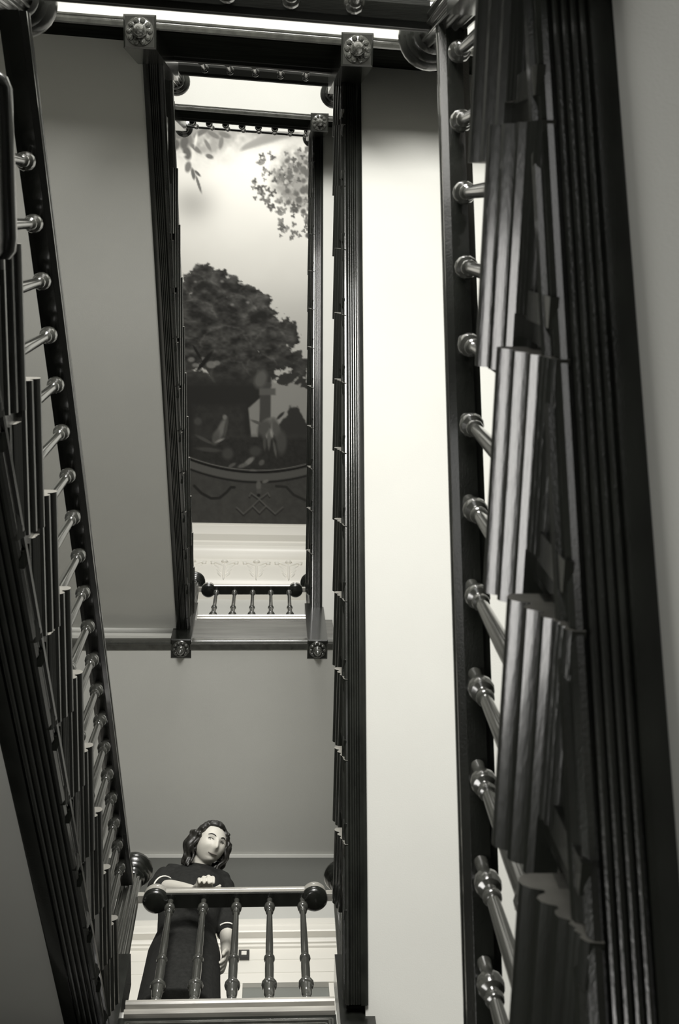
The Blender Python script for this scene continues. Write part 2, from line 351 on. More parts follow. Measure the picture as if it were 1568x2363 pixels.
def landing_rail(F, y, k, label, x0=-.53, x1=.295, n=5, top=.755, caps=True, m=None, rs=1.0, bm=None):
    m = m or TURN
    t = thing('landing_balustrade', label, 'balustrade', ((x0 + x1) / 2, y, F), 'balustrades along the landings')
    ex = -.06 if caps else .07
    a = MB(); a.loft([[(x, y + u * rs + k * x, F + top + v) for u, v in RAIL] for x in (x0 - ex, x1 + ex)]); a.build('handrail', m, t, auto=40)
    if m is RAILLIT:
        MB().xbar([(y - .0335, F + top - .004), (y - .0335, F + top + .011), (y + .0335, F + top + .011), (y + .0335, F + top - .004)], x0 - ex, x1 + ex, k).build('rail_underside_shade', WOOD, t)  # dark strip paints the shade under the light rail
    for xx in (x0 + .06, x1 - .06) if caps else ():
        MB().lathe([(0, -.022), (.040, -.022), (.052, -.016), (.0585, -.004), (.0585, .012), (.05, .014)], xx, y + k * xx, F + top, 28).build('cap_underside_shade', WOOD, t, auto=40)  # dark disc paints the shade under the end cap
        a = MB(); a.lathe([(0, -.012), (.044, -.012), (.053, -.008), (.056, .002), (.055, .014), (.051, .019), (.051, .025), (.056, .031), (.057, .048), (.050, .064), (.032, .073), (0, .075)], xx, y + k * xx, F + top, 24)
        a.build('rail_end_cap', m, t, auto=40)
    d = (x1 - x0)
    for i in range(n):
        x = (-.403 if n == 5 else -.72) + .146 * i
        link_copy(bal_mesh(top + .004, bm), 'baluster', t, (x, y + k * x, F))
    for xx, sg in ((x0 + .06, -1), (x1 - .06, 1)) if caps else ():
        xa, xb = sorted((xx + sg * .045, xx + sg * .08))
        MB().box(xa, xb, y + k * xx - .018, y + k * xx + .018, F + top + .012, F + top + .045).build('rail_tenon', m, t)
    return t
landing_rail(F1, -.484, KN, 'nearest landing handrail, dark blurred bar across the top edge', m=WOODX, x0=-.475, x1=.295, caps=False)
landing_rail(F2, 2.972, KF, 'handrail with five turned balusters in front of the woman', m=RAILLIT)
landing_rail(F3, -.785, KN, 'dark landing handrail below the mural top, between the two upper newels', m=WOODX, caps=False, bm=WOOD)
landing_rail(F4, 2.972, KF, 'small distant balustrade of five balusters under the white cornice', m=RAILLIT)
landing_rail(F5, -.738, KN, 'topmost balustrade with bright gaps along the top of the mural', m=WOODX, x0=-.85, n=8, caps=False, rs=.3, bm=WOOD)

# ------------------------------------------------------------------ newel posts
def newel(x, y, F, zbot, label, w=.143):
    t = thing('newel_post', label, 'newel post', (x, y, zbot), 'newel posts with fluted shafts')
    h = w / 2
    a = MB(); c = .008
    a.loft([[(x + sx * (h - q), y + sy * (h - q), z) for sx, sy in ((-1, -1), (1, -1), (1, 1), (-1, 1))] for q, z in ((c, zbot), (0, zbot + c), (0, F + .262), (c, F + .27))])
    a.build('block', WOOD, t)
    a = MB(); a.lathe([(.058, F + .265), (.060, F + .285), (.054, F + .30)], x, y, 0, 20)
    a.build('shaft_base', TURN, t, auto=40)
    a = MB(); a.lathe([(.053, F + .298), (.054, F + .31), (.047, F + .93), (.046, F + .95)], x, y, 0, 112, .16, 14)
    a.build('fluted_shaft', TURN, t, auto=60)
    a = MB(); a.lathe([(.045, F + .945), (.054, F + .955), (.056, F + .967), (.050, F + .977), (.052, F + .985), (.066, F + .992), (.072, F + 1.004), (.069, F + 1.014), (.078, F + 1.022), (.086, F + 1.04), (.086, F + 1.06), (.078, F + 1.075), (.074, F + 1.08), (.066, F + 1.10), (.04, F + 1.115), (0, F + 1.12)], x, y, 0, 28)
    a.build('cap', WOOD, t, auto=40)
    # carved drop under the block: ring of petals and an acorn
    a = MB()
    a.lathe([(.060, zbot + .004), (.062, zbot - .006), (.054, zbot - .012), (.03, zbot - .012)], x, y, 0, 24)
    for k in range(10):
        an = 2 * PI * k / 10
        pet = [(.0, .012), (.010, .008), (.0135, 0), (.010, -.008), (0, -.012)]
        a.lathe(pet, x + .046 * math.cos(an), y + .046 * math.sin(an), zbot - .012, 8)
    a.build('rosette', TURN, t, auto=50)
    a = MB(); a.lathe([(.030, zbot - .008), (.034, zbot - .02), (.030, zbot - .032), (.022, zbot - .036), (.027, zbot - .048), (.026, zbot - .062), (.016, zbot - .082), (.005, zbot - .094), (0, zbot - .096)], x, y, 0, 16)
    a.build('acorn_drop', TURN, t, auto=50)
    return t
hw = .0716
XNL, XNR = LX - hw, RX + hw
newel(-.640, -.505, F1, F1 - .62, 'nearest left newel post, big dark round cap in the top left corner')
newel(.405, -.46, F1, F1 - .62, 'nearest right newel post, big round cap with fluted shaft at top right', .13)
newel(XNL, 2.9195 + hw, F2, F4 - H - .474, 'fluted newel post with ringed cap left of the woman')
newel(XNR * 1.075, (2.9195 + hw) * 1.075, F2 + .335, F2 + .02, 'newel post right of the woman, mostly behind the upper right flight')
newel(XNL, -.8095 + hw + KN * XNL, F3, 5.859, 'upper near newel drop with carved rosette, top left')
newel(XNR, -.8095 + hw + KN * XNR, F3, 5.859, 'upper near newel drop with carved rosette, top middle')
newel(XNL, 2.9195 + hw - KF * .3, F4, 8.336, 'distant newel with acorn drop at the foot of the left string')
newel(XNR, 2.9195 + hw, F4, 8.336, 'distant newel with acorn drop beside the right string')
newel(-.86, -.8095 + hw + KN * -.86, F5, 10.425, 'topmost left newel drop, hidden behind the upper left string')
newel(XNR, -.8095 + hw + KN * XNR, F5, 10.425, 'topmost right newel drop at the corner of the mural')

# ------------------------------------------------------------------ painted ceiling
rng = np.random.default_rng(7)
def vnoise(u, v, s, seed):
    g = np.random.default_rng(seed).random((64, 64))
    a = u / s; b = v / s; i = np.floor(a).astype(int); j = np.floor(b).astype(int); fa = a - i; fb = b - j
    fa = fa * fa * (3 - 2 * fa); fb = fb * fb * (3 - 2 * fb)
    q = lambda ii, jj: g[ii % 64, jj % 64]
    return (q(i, j) * (1 - fa) + q(i + 1, j) * fa) * (1 - fb) + (q(i, j + 1) * (1 - fa) + q(i + 1, j + 1) * fa) * fb
def fbm(u, v, s, seed): return (vnoise(u, v, s, seed) * .5 + vnoise(u, v, s / 2, seed + 1) * .3 + vnoise(u, v, s / 4, seed + 2) * .2)
def sm(d, w): return np.clip(.5 - d / w, 0, 1)
MX0, MX1, MY0, MY1 = -1.75, 1.55, -0.965, 3.93
nx, ny = 264, 400
gx, gy = np.meshgrid(np.linspace(MX0, MX1, nx), np.linspace(MY0, MY1, ny))
U = 627.35 + 185.83 * gx - 1.96 * gy              # mural laid out in image pixels, affine fit of camera view at ceiling (1 m = 186 units)
V = 489.62 + 4.34 * gx + 186.92 * gy
def paint():
    T = 0.93 + 0.03 * (fbm(U, V, 90, 3) - .5)
    T -= .20 * np.exp(-(((U - 448) / 48) ** 2 + ((V - 468) / 42) ** 2))
    T -= .06 * sm(-(V - 600), 200) + .10 * sm(-(V - 760), 250)
    T -= .10 * np.exp(-((V - 300) / 60.0) ** 2)
    T = T - .12 * sm(-(V - 880), 60)
    def put(mask, val): 
        nonlocal T
        T = T * (1 - mask) + val * mask
    def dots(lst, val, soft=3.0, ns=0.0):
        d = np.full(U.shape, 1e9)
        for (a, b, r) in lst: d = np.minimum(d, np.hypot(U - a, V - b) - r)
        put(sm(d + ns, soft), val)
    def ell(a, b, ra, rb, ang, val, soft=.25):
        c, s_ = math.cos(math.radians(ang)), math.sin(math.radians(ang))
        x = (U - a) * c + (V - b) * s_; y = -(U - a) * s_ + (V - b) * c
        put(sm(np.hypot(x / ra, y / rb) - 1, soft), val)
    # hanging leaves, top left
    haze = fbm(U, V, 22, 11)
    put(np.clip(np.exp(-((V - 300) / 30.0) ** 2) * (haze * 1.3), 0, .8), .50)
    put(np.clip(1.5 * np.exp(-(((U - 470) / 62) ** 2 + ((V - 325) / 42) ** 2)) * (haze * 1.5 - .2), 0, .75), .55)
    put(np.clip(1.5 * np.exp(-(((U - 590) / 70) ** 2 + ((V - 305) / 24) ** 2)) * (haze * 1.5 - .25), 0, .7), .58)
    for a, b, ra, rb, an in ((436, 322, 20, 9, 60), (430, 335, 16, 9, 100), (415, 318, 14, 9, 20), (455, 348, 16, 5, 40), (436, 358, 15, 9, 75), (438, 388, 12, 7, 100), (449, 403, 13, 4, 80), (459, 402, 9, 3, 45), (461, 425, 20, 3, 72), (410, 340, 10, 12, 10), (470, 312, 20, 6, -30), (495, 318, 16, 5, 30), (482, 340, 14, 4, 60), (512, 335, 14, 5, 100), (520, 318, 14, 6, 20), (380, 330, 25, 14, 10), (350, 350, 25, 14, 60), (330, 320, 30, 14, 20), (486, 365, 9, 5, 20)):
        ell(a, b, ra, rb, an, .40 + .08 * ((a * 7 + int(b)) % 5) / 4, .5)
    for a, b, ra, rb, an in ((456, 330, 3, 14, 10), (452, 360, 3, 12, -25), (475, 375, 14, 4, 30), (425, 362, 8, 4, 0)): ell(a, b, ra, rb, an, .86, .8)
    # branch wedge in the top middle
    for k in range(12): ell(566 + k * 9, 344 - k * 3.6, 12, 5 + k * .9, -35, .60 - .006 * k, .9)
    # vine, top right
    r2 = np.random.default_rng(21); lst = []
    poly = [(600, 350), (640, 360), (715, 340), (715, 470), (715, 540), (640, 555), (645, 500), (610, 465), (572, 450)]
    def inside(x, y):
        c = False
        for i in range(len(poly)):
            x1, y1 = poly[i]; x2, y2 = poly[i - 1]
            if (y1 > y) != (y2 > y) and x < (x2 - x1) * (y - y1) / (y2 - y1) + x1: c = not c
        return c
    put(np.clip(sm(np.hypot((U - 690) / 62, (V - 410) / 66) - 1, .5) * (fbm(U, V, 16, 31) * 1.7 - .2), 0, .8), .52)
    while len(lst) < 150:
        x, y = r2.uniform(565, 720), r2.uniform(340, 560)
        if inside(x, y): lst.append((x, y, r2.uniform(4, 7.0)))
    for q, l in enumerate(lst):
        for w_ in range(3):                                   # three lobed vine leaves
            ell(l[0] + l[2] * .55 * math.cos(q * 1.7 + w_ * 2.1), l[1] + l[2] * .55 * math.sin(q * 1.7 + w_ * 2.1), l[2] * .62, l[2] * .42, math.degrees(q * 1.7 + w_ * 2.1), (.38, .46, .55)[q % 3], .7)
    dots([(x + 90 + r2.uniform(-30, 60), y + r2.uniform(-40, 30), r + 1) for x, y, r in lst], .42, 4)
    # great tree
    rag = (fbm(U, V * 1.5, 26, 41) - .5) * 30 + (fbm(U, V * 1.3, 8, 44) - .5) * 13 - 2.5
    lob = [(470, 627, 20), (450, 650, 26), (508, 636, 16), (540, 643, 15), (480, 685, 48), (575, 674, 21), (600, 681, 10), (540, 725, 58), (445, 740, 62), (600, 735, 36), (630, 738, 14), (655, 738, 11), (672, 748, 9), (625, 785, 40), (520, 805, 66), (430, 812, 45), (660, 800, 14), (690, 812, 16), (705, 828, 14), (604, 845, 38), (530, 872, 52), (450, 890, 50), (665, 868, 12), (683, 862, 8), (706, 882, 8), (380, 700, 70), (330, 760, 80), (380, 860, 70), (740, 830, 30), (780, 860, 40), (500, 655, 30), (540, 668, 26), (590, 700, 30), (575, 760, 48), (648, 768, 22), (672, 778, 18), (640, 820, 30), (575, 830, 40), (690, 850, 15)]
    dots(lob, .27, 5, rag)
    tx = np.clip(fbm(U * .8, V * 1.3, 18, 51) * 1.3 - .35, 0, 1); dd = np.full(U.shape, 1e9)
    for a, b, r in lob: dd = np.minimum(dd, np.hypot(U - a, V - b) - r)
    T += sm(dd + rag, 5) * (tx * .26 - .06) * sm(V - 860, 120)
    for a, b, r in lob[:26]:                                  # lit upper rims of the leaf masses
        m = sm(np.abs(np.hypot(U - a, V - b) - r * .9 + rag * .5) - 2, 5) * sm(V - (b - r * .25), 10) * sm(dd + rag + 3, 5); T += .07 * m
    for a, b, r in ((441, 822, 8), (468, 820, 6), (450, 835, 7), (487, 834, 12), (500, 830, 8), (513, 642, 4), (452, 643, 3), (572, 690, 4), (536, 695, 4)): put(.8 * sm(np.hypot(U - a, (V - b) * 1.4) - r, 5), .55)
    ell(472, 826, 30, 5, -52, .19, .4); ell(455, 806, 20, 3, 60, .2, .5)
    # ruin with an arch, column and far trees
    put(sm(np.maximum(np.abs(U - 500) - 110, np.abs(V - 975) - 95), 12), .235)
    put(.5 * sm(np.maximum(np.abs(U - 505) - 60, np.abs(V - 990) - 60), 14) * (fbm(U, V, 9, 61)), .36)
    put(sm(np.maximum(np.abs(U - 588) - 17 + .10 * np.abs(V - 915), np.maximum(913 - V + (600 - U) * .9, V - 1006)), 4), .58)
    put(sm(np.maximum(627 - U, np.maximum(868 - V + 10 * np.sin(U * .2), V - 968)), 5), .62)
    put(sm(np.maximum(np.abs(U - 613) - 13, np.abs(V - 930) - 55), 4), .34); put(sm(np.maximum(np.abs(U - 618) - 19, np.abs(V - 898) - 8), 4), .42); ell(602, 868, 14, 22, 20, .42, .6)
    for a, b, r in ((655, 868, 13), (676, 864, 12), (694, 872, 11), (708, 884, 10)): put(sm(np.hypot(U - a, (V - b) * 1.5) - r + rag * .9, 4), .28)
    put(sm(np.maximum(np.abs(U - 680) - 8 - (V - 935) * .55, np.maximum(935 - V, V - 1090)) + rag * .4, 5), .27)
    put(sm(np.maximum(U - 760, 1010 - V) , 10) * sm(V - 1100, 10) * sm(430 - U, 10), .22)
    for a, b, ra, rb, an, vv in ((509, 990, 9, 32, 22, .47), (518, 958, 5, 6, 0, .5), (497, 1006, 8, 18, 15, .40), (520, 985, 4, 22, 10, .36), (506, 1014, 12, 3, -25, .6), (470, 1012, 22, 4, 28, .36), (480, 1036, 30, 5, 6, .33), (455, 968, 9, 9, 0, .34), (525, 1046, 13, 14, 0, .33),
                                 (622, 968, 15, 8, -20, .50), (596, 972, 18, 3.5, 22, .40), (649, 955, 12, 3.5, -45, .26), (611, 985, 14, 20, 30, .38), (622, 1012, 4, 24, 0, .45), (612, 1020, 4, 18, 0, .36), (640, 990, 10, 28, -15, .40), (652, 1020, 12, 28, 0, .36), (636, 1035, 3, 20, -10, .42), (575, 1065, 15, 6, -40, .58), (560, 1075, 12, 5, -20, .45), (535, 1074, 10, 4, -30, .42), (605, 1068, 8, 6, -50, .42), (590, 1040, 14, 12, 0, .32), (585, 1092, 10, 8, 20, .40)): ell(a, b, ra, rb, an, vv, .6)
    put(.5 * sm(np.maximum(np.maximum(440 - U, U - 712), np.maximum(1000 - V, V - 1085)), 8) * fbm(U, V, 7, 71), .33)
    # moulded frame and strapwork panel
    c1 = 1092 - ((U - 600) / 100.0) ** 2 * 12
    put(sm(-(V - c1), 4), .32); put(sm(np.abs(V - c1 - 12) - 9, 4), .39); put(sm(np.abs(V - c1) - 2.2, 2), .16); put(sm(np.abs(V - c1 + 5) - 1.4, 2), .45); put(sm(np.abs(V - c1 - 24) - 2.2, 3), .19)
    T += sm(-(V - c1 - 26), 4) * (fbm(U, V, 12, 81) - .5) * .05
    def line(pts, wd, val):
        d = np.full(U.shape, 1e9)
        for (x1, y1), (x2, y2) in zip(pts[:-1], pts[1:]):
            L2 = (x2 - x1) ** 2 + (y2 - y1) ** 2; t = np.clip(((U - x1) * (x2 - x1) + (V - y1) * (y2 - y1)) / L2, 0, 1)
            d = np.minimum(d, np.hypot(U - x1 - t * (x2 - x1), V - y1 - t * (y2 - y1)))
        put(.9 * sm(d - wd, 2), val)
    for dy, vv, wd in ((3.5, .22, 2.2), (0, .40, 1.8)):
        line([(546, 1178 + dy), (562, 1194 + dy), (584, 1174 + dy), (600, 1158 + dy), (616, 1174 + dy), (638, 1194 + dy), (656, 1178 + dy)], wd, vv)
        line([(576, 1150 + dy), (580, 1142 + dy), (600, 1157 + dy), (620, 1142 + dy), (624, 1150 + dy)], wd, vv)
        line([(584, 1174 + dy), (600, 1191 + dy), (616, 1174 + dy)], wd, vv)
    line([(445, 1124), (462, 1142), (485, 1155), (505, 1154), (522, 1140), (532, 1128), (540, 1128)], 3.2, .20); line([(640, 1126), (664, 1128), (682, 1148), (712, 1162)], 3, .22)
    ell(598, 1124, 6, 13, 0, .42, .5); ell(599, 1138, 6, 6, 0, .36, .5); ell(614, 1114, 8, 4, -20, .45, .5); ell(598, 1148, 4, 4, 0, .18, .5)
    T = np.where(T < .5, T * (.78 + .44 * np.clip(T, 0, .5)), T)
    return np.clip(T, .08, .95)
T = paint()
lin = np.where(T <= .04045, T / 12.92, ((T + .055) / 1.055) ** 2.4)
verts = np.stack([gx.ravel(), gy.ravel(), np.full(gx.size, ZT - .004)], 1)
ii = np.arange(nx * ny).reshape(ny, nx)
quads = np.stack([ii[:-1, :-1].ravel(), ii[1:, :-1].ravel(), ii[1:, 1:].ravel(), ii[:-1, 1:].ravel()], 1)
me = bpy.data.meshes.new('ceiling_painting'); me.vertices.add(len(verts)); me.vertices.foreach_set('co', verts.ravel())
me.loops.add(quads.size); me.loops.foreach_set('vertex_index', quads.ravel()); me.polygons.add(len(quads)); me.polygons.foreach_set('loop_start', np.arange(0, quads.size, 4))
me.update()
ca = me.color_attributes.new('paint', 'FLOAT_COLOR', 'POINT')
col = np.stack([lin * .95, lin * .935, lin * .87, np.ones_like(lin)], -1).reshape(-1, 4)
ca.data.foreach_set('color', col.astype(np.float32).ravel())
PM = bpy.data.materials.new('fresco_paint'); PM.use_nodes = True
an = PM.node_tree.nodes.new('ShaderNodeVertexColor'); an.layer_name = 'paint'
pb = PM.node_tree.nodes['Principled BSDF']; pb.inputs['Roughness'].default_value = .9; pb.inputs['Specular IOR Level'].default_value = .1
PM.node_tree.links.new(an.outputs[0], pb.inputs['Base Color']); me.materials.append(PM)
mo = bpy.data.objects.new('ceiling_painting', me); C.objects.link(mo)
tag(mo, 'painted ceiling panel of trees, hanging leaves, ruins and pale sky', 'mural')

# ------------------------------------------------------------------ cornice under the painting
pf = [(3.90, ZT), (3.90, 15.60), (3.915, 15.595), (3.92, 15.555), (3.915, 15.545), (3.925, 15.515), (3.945, 15.45), (3.98, 15.385), (4.06, 15.37), (4.068, 15.355), (4.075, 15.34), (4.11, 15.325), (4.115, 15.30), (4.16, 15.25), (4.22, 15.215), (4.255, 15.20), (4.258, 15.17), (4.265, 15.10), (4.30, 14.90), (4.36, 14.72), (4.40, 14.665), (4.42, 14.65), (4.43, 14.62), (4.60, 14.60), (4.60, ZT)]
a = MB(); a.xbar(pf, XL + .002, XR - .002); cor = struct(a.build('trim_1', WHITE, auto=35))
def leaf_mesh():
    a = MB(); rr = random.Random(4)
    def blob(x, y, z, rx, ry, rz, rot=0):
        rings = []
        for i in range(7):
            t = PI * i / 6; ring = []
            for k in range(8):
                p = 2 * PI * k / 8
                px, py = rx * math.sin(t) * math.cos(p), ry * math.cos(t); pz = rz * math.sin(t) * math.sin(p)
                ring.append((x + px * math.cos(rot) - py * math.sin(rot), y + px * math.sin(rot) + py * math.cos(rot), z + pz))
            rings.append(ring)
        a.loft(rings)
    blob(0, -.06, 0, .022, .20, .03)                      # stem, local y up the frieze, z out of it
    for sgn in (-1, 1):
        for q, (x, y, L, an) in enumerate(((.05, .10, .10, -.9), (.07, .02, .09, -.7), (.065, -.07, .075, -.55), (.05, -.15, .06, -.5), (.10, .145, .085, -1.3))):
            blob(sgn * x, y, 0, .024, L, .022, sgn * an)
        blob(sgn * .145, .12, .004, .03, .03, .028)
    blob(0, .165, .004, .045, .03, .035)
    o = a.build('acanthus_leaf', WHITE, cor, smooth=True)
    return o
lf = leaf_mesh()
fd = Vector((0, 4.385 - 4.262, 14.68 - 15.15)); fl_ = fd.length; up_ = -fd.normalized(); out_ = Vector((0, up_.z, -up_.y)); out_ = out_ if out_.y < 0 else -out_
Ml = Matrix((Vector((1, 0, 0)), up_, out_)).transposed().to_4x4()
k = 0; x = XL + .2
base_me = lf.data; bpy.data.objects.remove(lf)
x = -.13 - .4 * 4
while x < XR - .2:
    o = bpy.data.objects.new('acanthus_leaf', base_me); C.objects.link(o); o.parent = cor
    m_ = Ml.copy(); m_.translation = Vector((x, 4.305, 14.935)); o.matrix_local = m_
    x += .4

# ------------------------------------------------------------------ far wall of the woman's landing: white panelling, cupboard with glass
pf = [(4.595, 7.25), (4.44, 7.24), (4.436, 7.22), (4.436, 7.17), (4.442, 7.165), (4.442, 7.15), (4.437, 7.145), (4.437, 7.10), (4.442, 7.09), (4.484, 7.088), (4.488, 7.078), (4.500, 7.065), (4.512, 7.062), (4.516, 7.045), (4.530, 7.04), (4.534, 6.93), (4.538, 6.928), (4.538, 6.80), (4.542, 6.798), (4.542, 6.70), (4.595, 6.70)]
a = MB(); a.xbar(pf, XL + .003, XR - .003, KF); tr = struct(a.build('trim_2', WHITE, auto=25))
a = MB()
for x0, x1 in ((XL + .003, -.108), (.415, XR - .003)): a.box(x0, x1, 4.545, 4.598, F2, 6.70)
pn = a.build('panel_board', WHITE, tr)
struct(MB().box(XL + .003, XR - .003, 4.588, 4.599, 7.40, 7.73).build('lit_wall_band', PLASTER))  # pale band painting the lit strip of wall above the panelling
for x0 in (-1.9, -1.3, -.7, .62, 1.2):
    MB().box(x0, x0 + .42, 4.537, 4.55, F2 + .9, 6.5).build('panel', WHITE, tr)
d = MB().box(-.108, .415, 4.575, 4.598, F2, 6.70).build('door_1', GLASSD); struct(d)
MB().box(-.108, .415, 4.565, 4.58, 6.545, 6.575).build('glazing_bar', WALLP, d)
MB().box(.13, .16, 4.565, 4.58, F2, 6.545).build('meeting_stile', WHITE, d)
t = thing('wall_plate', 'small square dark plate with white centre on the white panelling', 'wall plate', (-.108, 4.53, 6.965))
MB().box(-.140, -.072, 4.512, 4.533, 6.925, 7.005).build('frame', METAL, t)
MB().box(-.122, -.090, 4.508, 4.514, 6.945, 6.985).build('centre', WHITE, t)
a = MB(); a.xbar([(4.6, F4 - .587), (4.585, F4 - .587), (4.582, F4 - .605), (4.6, F4 - .615)], XL + .002, XR - .002); struct(a.build('trim_3', PLASTER))

# ------------------------------------------------------------------ the woman at the landing rail
SKIN = mat('skin', (0.62, 0.60, 0.535), 0.5, 0.4); DRESS = mat('dark_wool_dress', (0.019, 0.0195, 0.018), 0.85, 0.2, 0, .3, 60, .3, 400)
HAIR = mat('dark_wavy_hair', (0.022, 0.021, 0.018), 0.42, 0.5, 0, .5, 40); TRIM = mat('white_cuff_trim', (0.8, 0.79, 0.73), 0.6)
EYEW = mat('eye_white', (0.55, 0.55, 0.5), 0.3); EYED = mat('eye_dark', (0.02, 0.02, 0.018), 0.2); LIP = mat('lip', (0.22, 0.20, 0.18), 0.5); SHOE = mat('shoe_leather', (0.03, 0.03, 0.027), 0.3)
def tubeto(mb, pts, rad, seg=12, flat=1.0, axis=None):
    pts = [Vector(p) for p in pts]; rings = []
    for i, p in enumerate(pts):
        d = (pts[min(i + 1, len(pts) - 1)] - pts[max(i - 1, 0)]).normalized()
        a = (Vector(axis) if axis else (Vector((0, 0, 1)) if abs(d.z) < .9 else Vector((0, 1, 0))))
        a = (a - d * a.dot(d)).normalized(); b = d.cross(a)
        rings.append([p + a * (rad[i] * flat * math.cos(2 * PI * k / seg)) + b * (rad[i] * math.sin(2 * PI * k / seg)) for k in range(seg)])
    d0 = (pts[0] - pts[1]).normalized(); d1 = (pts[-1] - pts[-2]).normalized()
    r0 = [p + (q - p) * .55 + d0 * rad[0] * .75 for p, q in ((v, pts[0]) for v in rings[0])]
    r1 = [p + (q - p) * .55 + d1 * rad[-1] * .75 for p, q in ((v, pts[-1]) for v in rings[-1])]
    mb.loft([[tuple(v) for v in r] for r in [r0] + rings + [r1]])
def smooth_path(pts, rad, n=4):
    P = [Vector(p) for p in pts]; out = []; rr = []
    for i in range(len(P) - 1):
        p0, p1, p2, p3 = P[max(i - 1, 0)], P[i], P[i + 1], P[min(i + 2, len(P) - 1)]
        for k in range(n):
            t = k / n
            out.append(.5 * ((2 * p1) + (p2 - p0) * t + (2 * p0 - 5 * p1 + 4 * p2 - p3) * t * t + (3 * p1 - p0 - 3 * p2 + p3) * t ** 3)); rr.append(rad[i] * (1 - t) + rad[i + 1] * t)
    out.append(P[-1]); rr.append(rad[-1]); return out, rr
def limb(mb, pts, rad, **k): p, r = smooth_path(pts, rad); tubeto(mb, p, r, **k)
def fuse(mb, name, m, vox, parent, it=2):
    o = mb.build(name + '_draft', m)
    r = o.modifiers.new('r', 'REMESH'); r.mode = 'VOXEL'; r.voxel_size = vox; r.use_smooth_shade = True
    sm_ = o.modifiers.new('s', 'SMOOTH'); sm_.factor = .5; sm_.iterations = it
    dg = bpy.context.evaluated_depsgraph_get(); ev = o.evaluated_get(dg); me = bpy.data.meshes.new_from_object(ev)
    bpy.data.objects.remove(o); me.name = name
    me.polygons.foreach_set('use_smooth', [True] * len(me.polygons))
    if not me.materials: me.materials.append(m)
    o = bpy.data.objects.new(name, me); C.objects.link(o)
    if parent: o.parent = parent; o.matrix_parent_inverse = parent.matrix_basis.inverted()
    return o
# head frame: face looks down into the well, head tilted and turned to the right of the picture
tw = Vector((0.04, -0.475, -0.879)).normalized(); rr_ = Vector((0.998, -0.028, -0.052)); uu_ = Vector((-0.015, -0.972, 0.233))
def rot2(a, b, deg): c, s_ = math.cos(math.radians(deg)), math.sin(math.radians(deg)); return a * c + b * s_, b * c - a * s_
uu_ = (uu_ - tw * uu_.dot(tw)).normalized(); rr_ = uu_.cross(tw)
uu_, rr_ = rot2(uu_, rr_, 22)            # roll
tw, rr_ = rot2(tw, rr_, 20)              # turn
tw, uu_ = rot2(tw, uu_, 12)              # chin up towards the viewer
HC = Vector((-.258, 3.045, 5.635))
def hw_(x, y, z): return HC + rr_ * x + uu_ * y + tw * z
def g2(x, y, sx, sy): return math.exp(-(x / sx) ** 2 - (y / sy) ** 2)
def feat(x, y):
    ax = abs(x)
    return (.023 * g2(x, y + .022, .012, .016) + .012 * g2(x, y - .004, .009, .022) - .013 * g2(ax - .031, y - .012, .015, .010) + .004 * g2(ax - .028, y - .034, .02, .008)
            + .006 * g2(ax - .042, y + .022, .02, .02) + .006 * g2(x, y + .050, .024, .009) - .005 * g2(x, y + .050, .024, .0028) + .008 * g2(x, y + .080, .024, .012) - .003 * g2(x, y + .065, .02, .005))
def headp(dx, dy, dz):
    x, y, z = dx * .0745, dy * .098, dz * (.082 if dz > 0 else .088)
    if y < -.015:
        k = min(1, (-.015 - y) / .095); x *= 1 - .20 * k ** 1.6; z *= 1 - (.10 if z > 0 else .45) * k
    if dz > 0: z += feat(x, y) * min(1, dz * 2.2)
    return x, y, z
bd = MB(); rings = []
for i in range(1, 44):
    t = PI * i / 44
    rings.append([tuple(hw_(*headp(math.sin(t) * math.cos(2 * PI * k / 56), math.cos(t), math.sin(t) * math.sin(2 * PI * k / 56)))) for k in range(56)])
bd.loft(rings)
for sg in (-1, 1):                         # ears
    p = [hw_(sg * .072, .022, -.012), hw_(sg * .078, .004, -.014), hw_(sg * .073, -.022, -.008)]; tubeto(bd, p, [.010, .013, .008], 10)
NB = (-.322, 3.185, 5.585)
limb(bd, [(-.326, 3.20, 5.52), NB, tuple(hw_(0, -.075, -.03)), tuple(hw_(0, -.02, -.03))], [.062, .052, .047, .05], seg=20)
SR, SLf = (-.452, 3.19, 5.575), (-.205, 3.205, 5.545)
ER, WR = (-.486, 3.160, 5.420), (-.312, 3.022, 5.160)
EL, WL = (-.163, 3.270, 5.290), (-.158, 3.270, 5.055)
trunk = [(5.585, -.325, 3.185, .075, .058), (5.56, -.328, 3.19, .120, .072), (5.50, -.333, 3.20, .150, .090), (5.40, -.338, 3.205, .148, .108), (5.27, -.342, 3.225, .132, .095), (5.15, -.345, 3.24, .122, .09), (5.0, -.345, 3.25, .150, .11), (4.88, -.345, 3.25, .145, .105), (4.82, -.345, 3.25, .12, .09)]
def trunk_rings(tr, grow, n=28): return [[(cx + (a + grow) * math.cos(2 * PI * k / n), cy + (b + grow) * math.sin(2 * PI * k / n), z) for k in range(n)] for z, cx, cy, a, b in tr]
bd.loft(trunk_rings(trunk, -.008))
limb(bd, [(-.36, 3.195, 5.56), SR, (-.470, 3.18, 5.47), ER], [.05, .052, .043, .038], seg=16)
limb(bd, [ER, (-.430, 3.116, 5.345), (-.365, 3.064, 5.245), WR], [.038, .040, .032, .024], seg=16)
limb(bd, [(-.30, 3.195, 5.55), SLf, (-.183, 3.245, 5.42), EL], [.05, .052, .043, .037], seg=16)
limb(bd, [EL, (-.158, 3.272, 5.22), (-.158, 3.272, 5.13), WL], [.037, .038, .030, .023], seg=16)
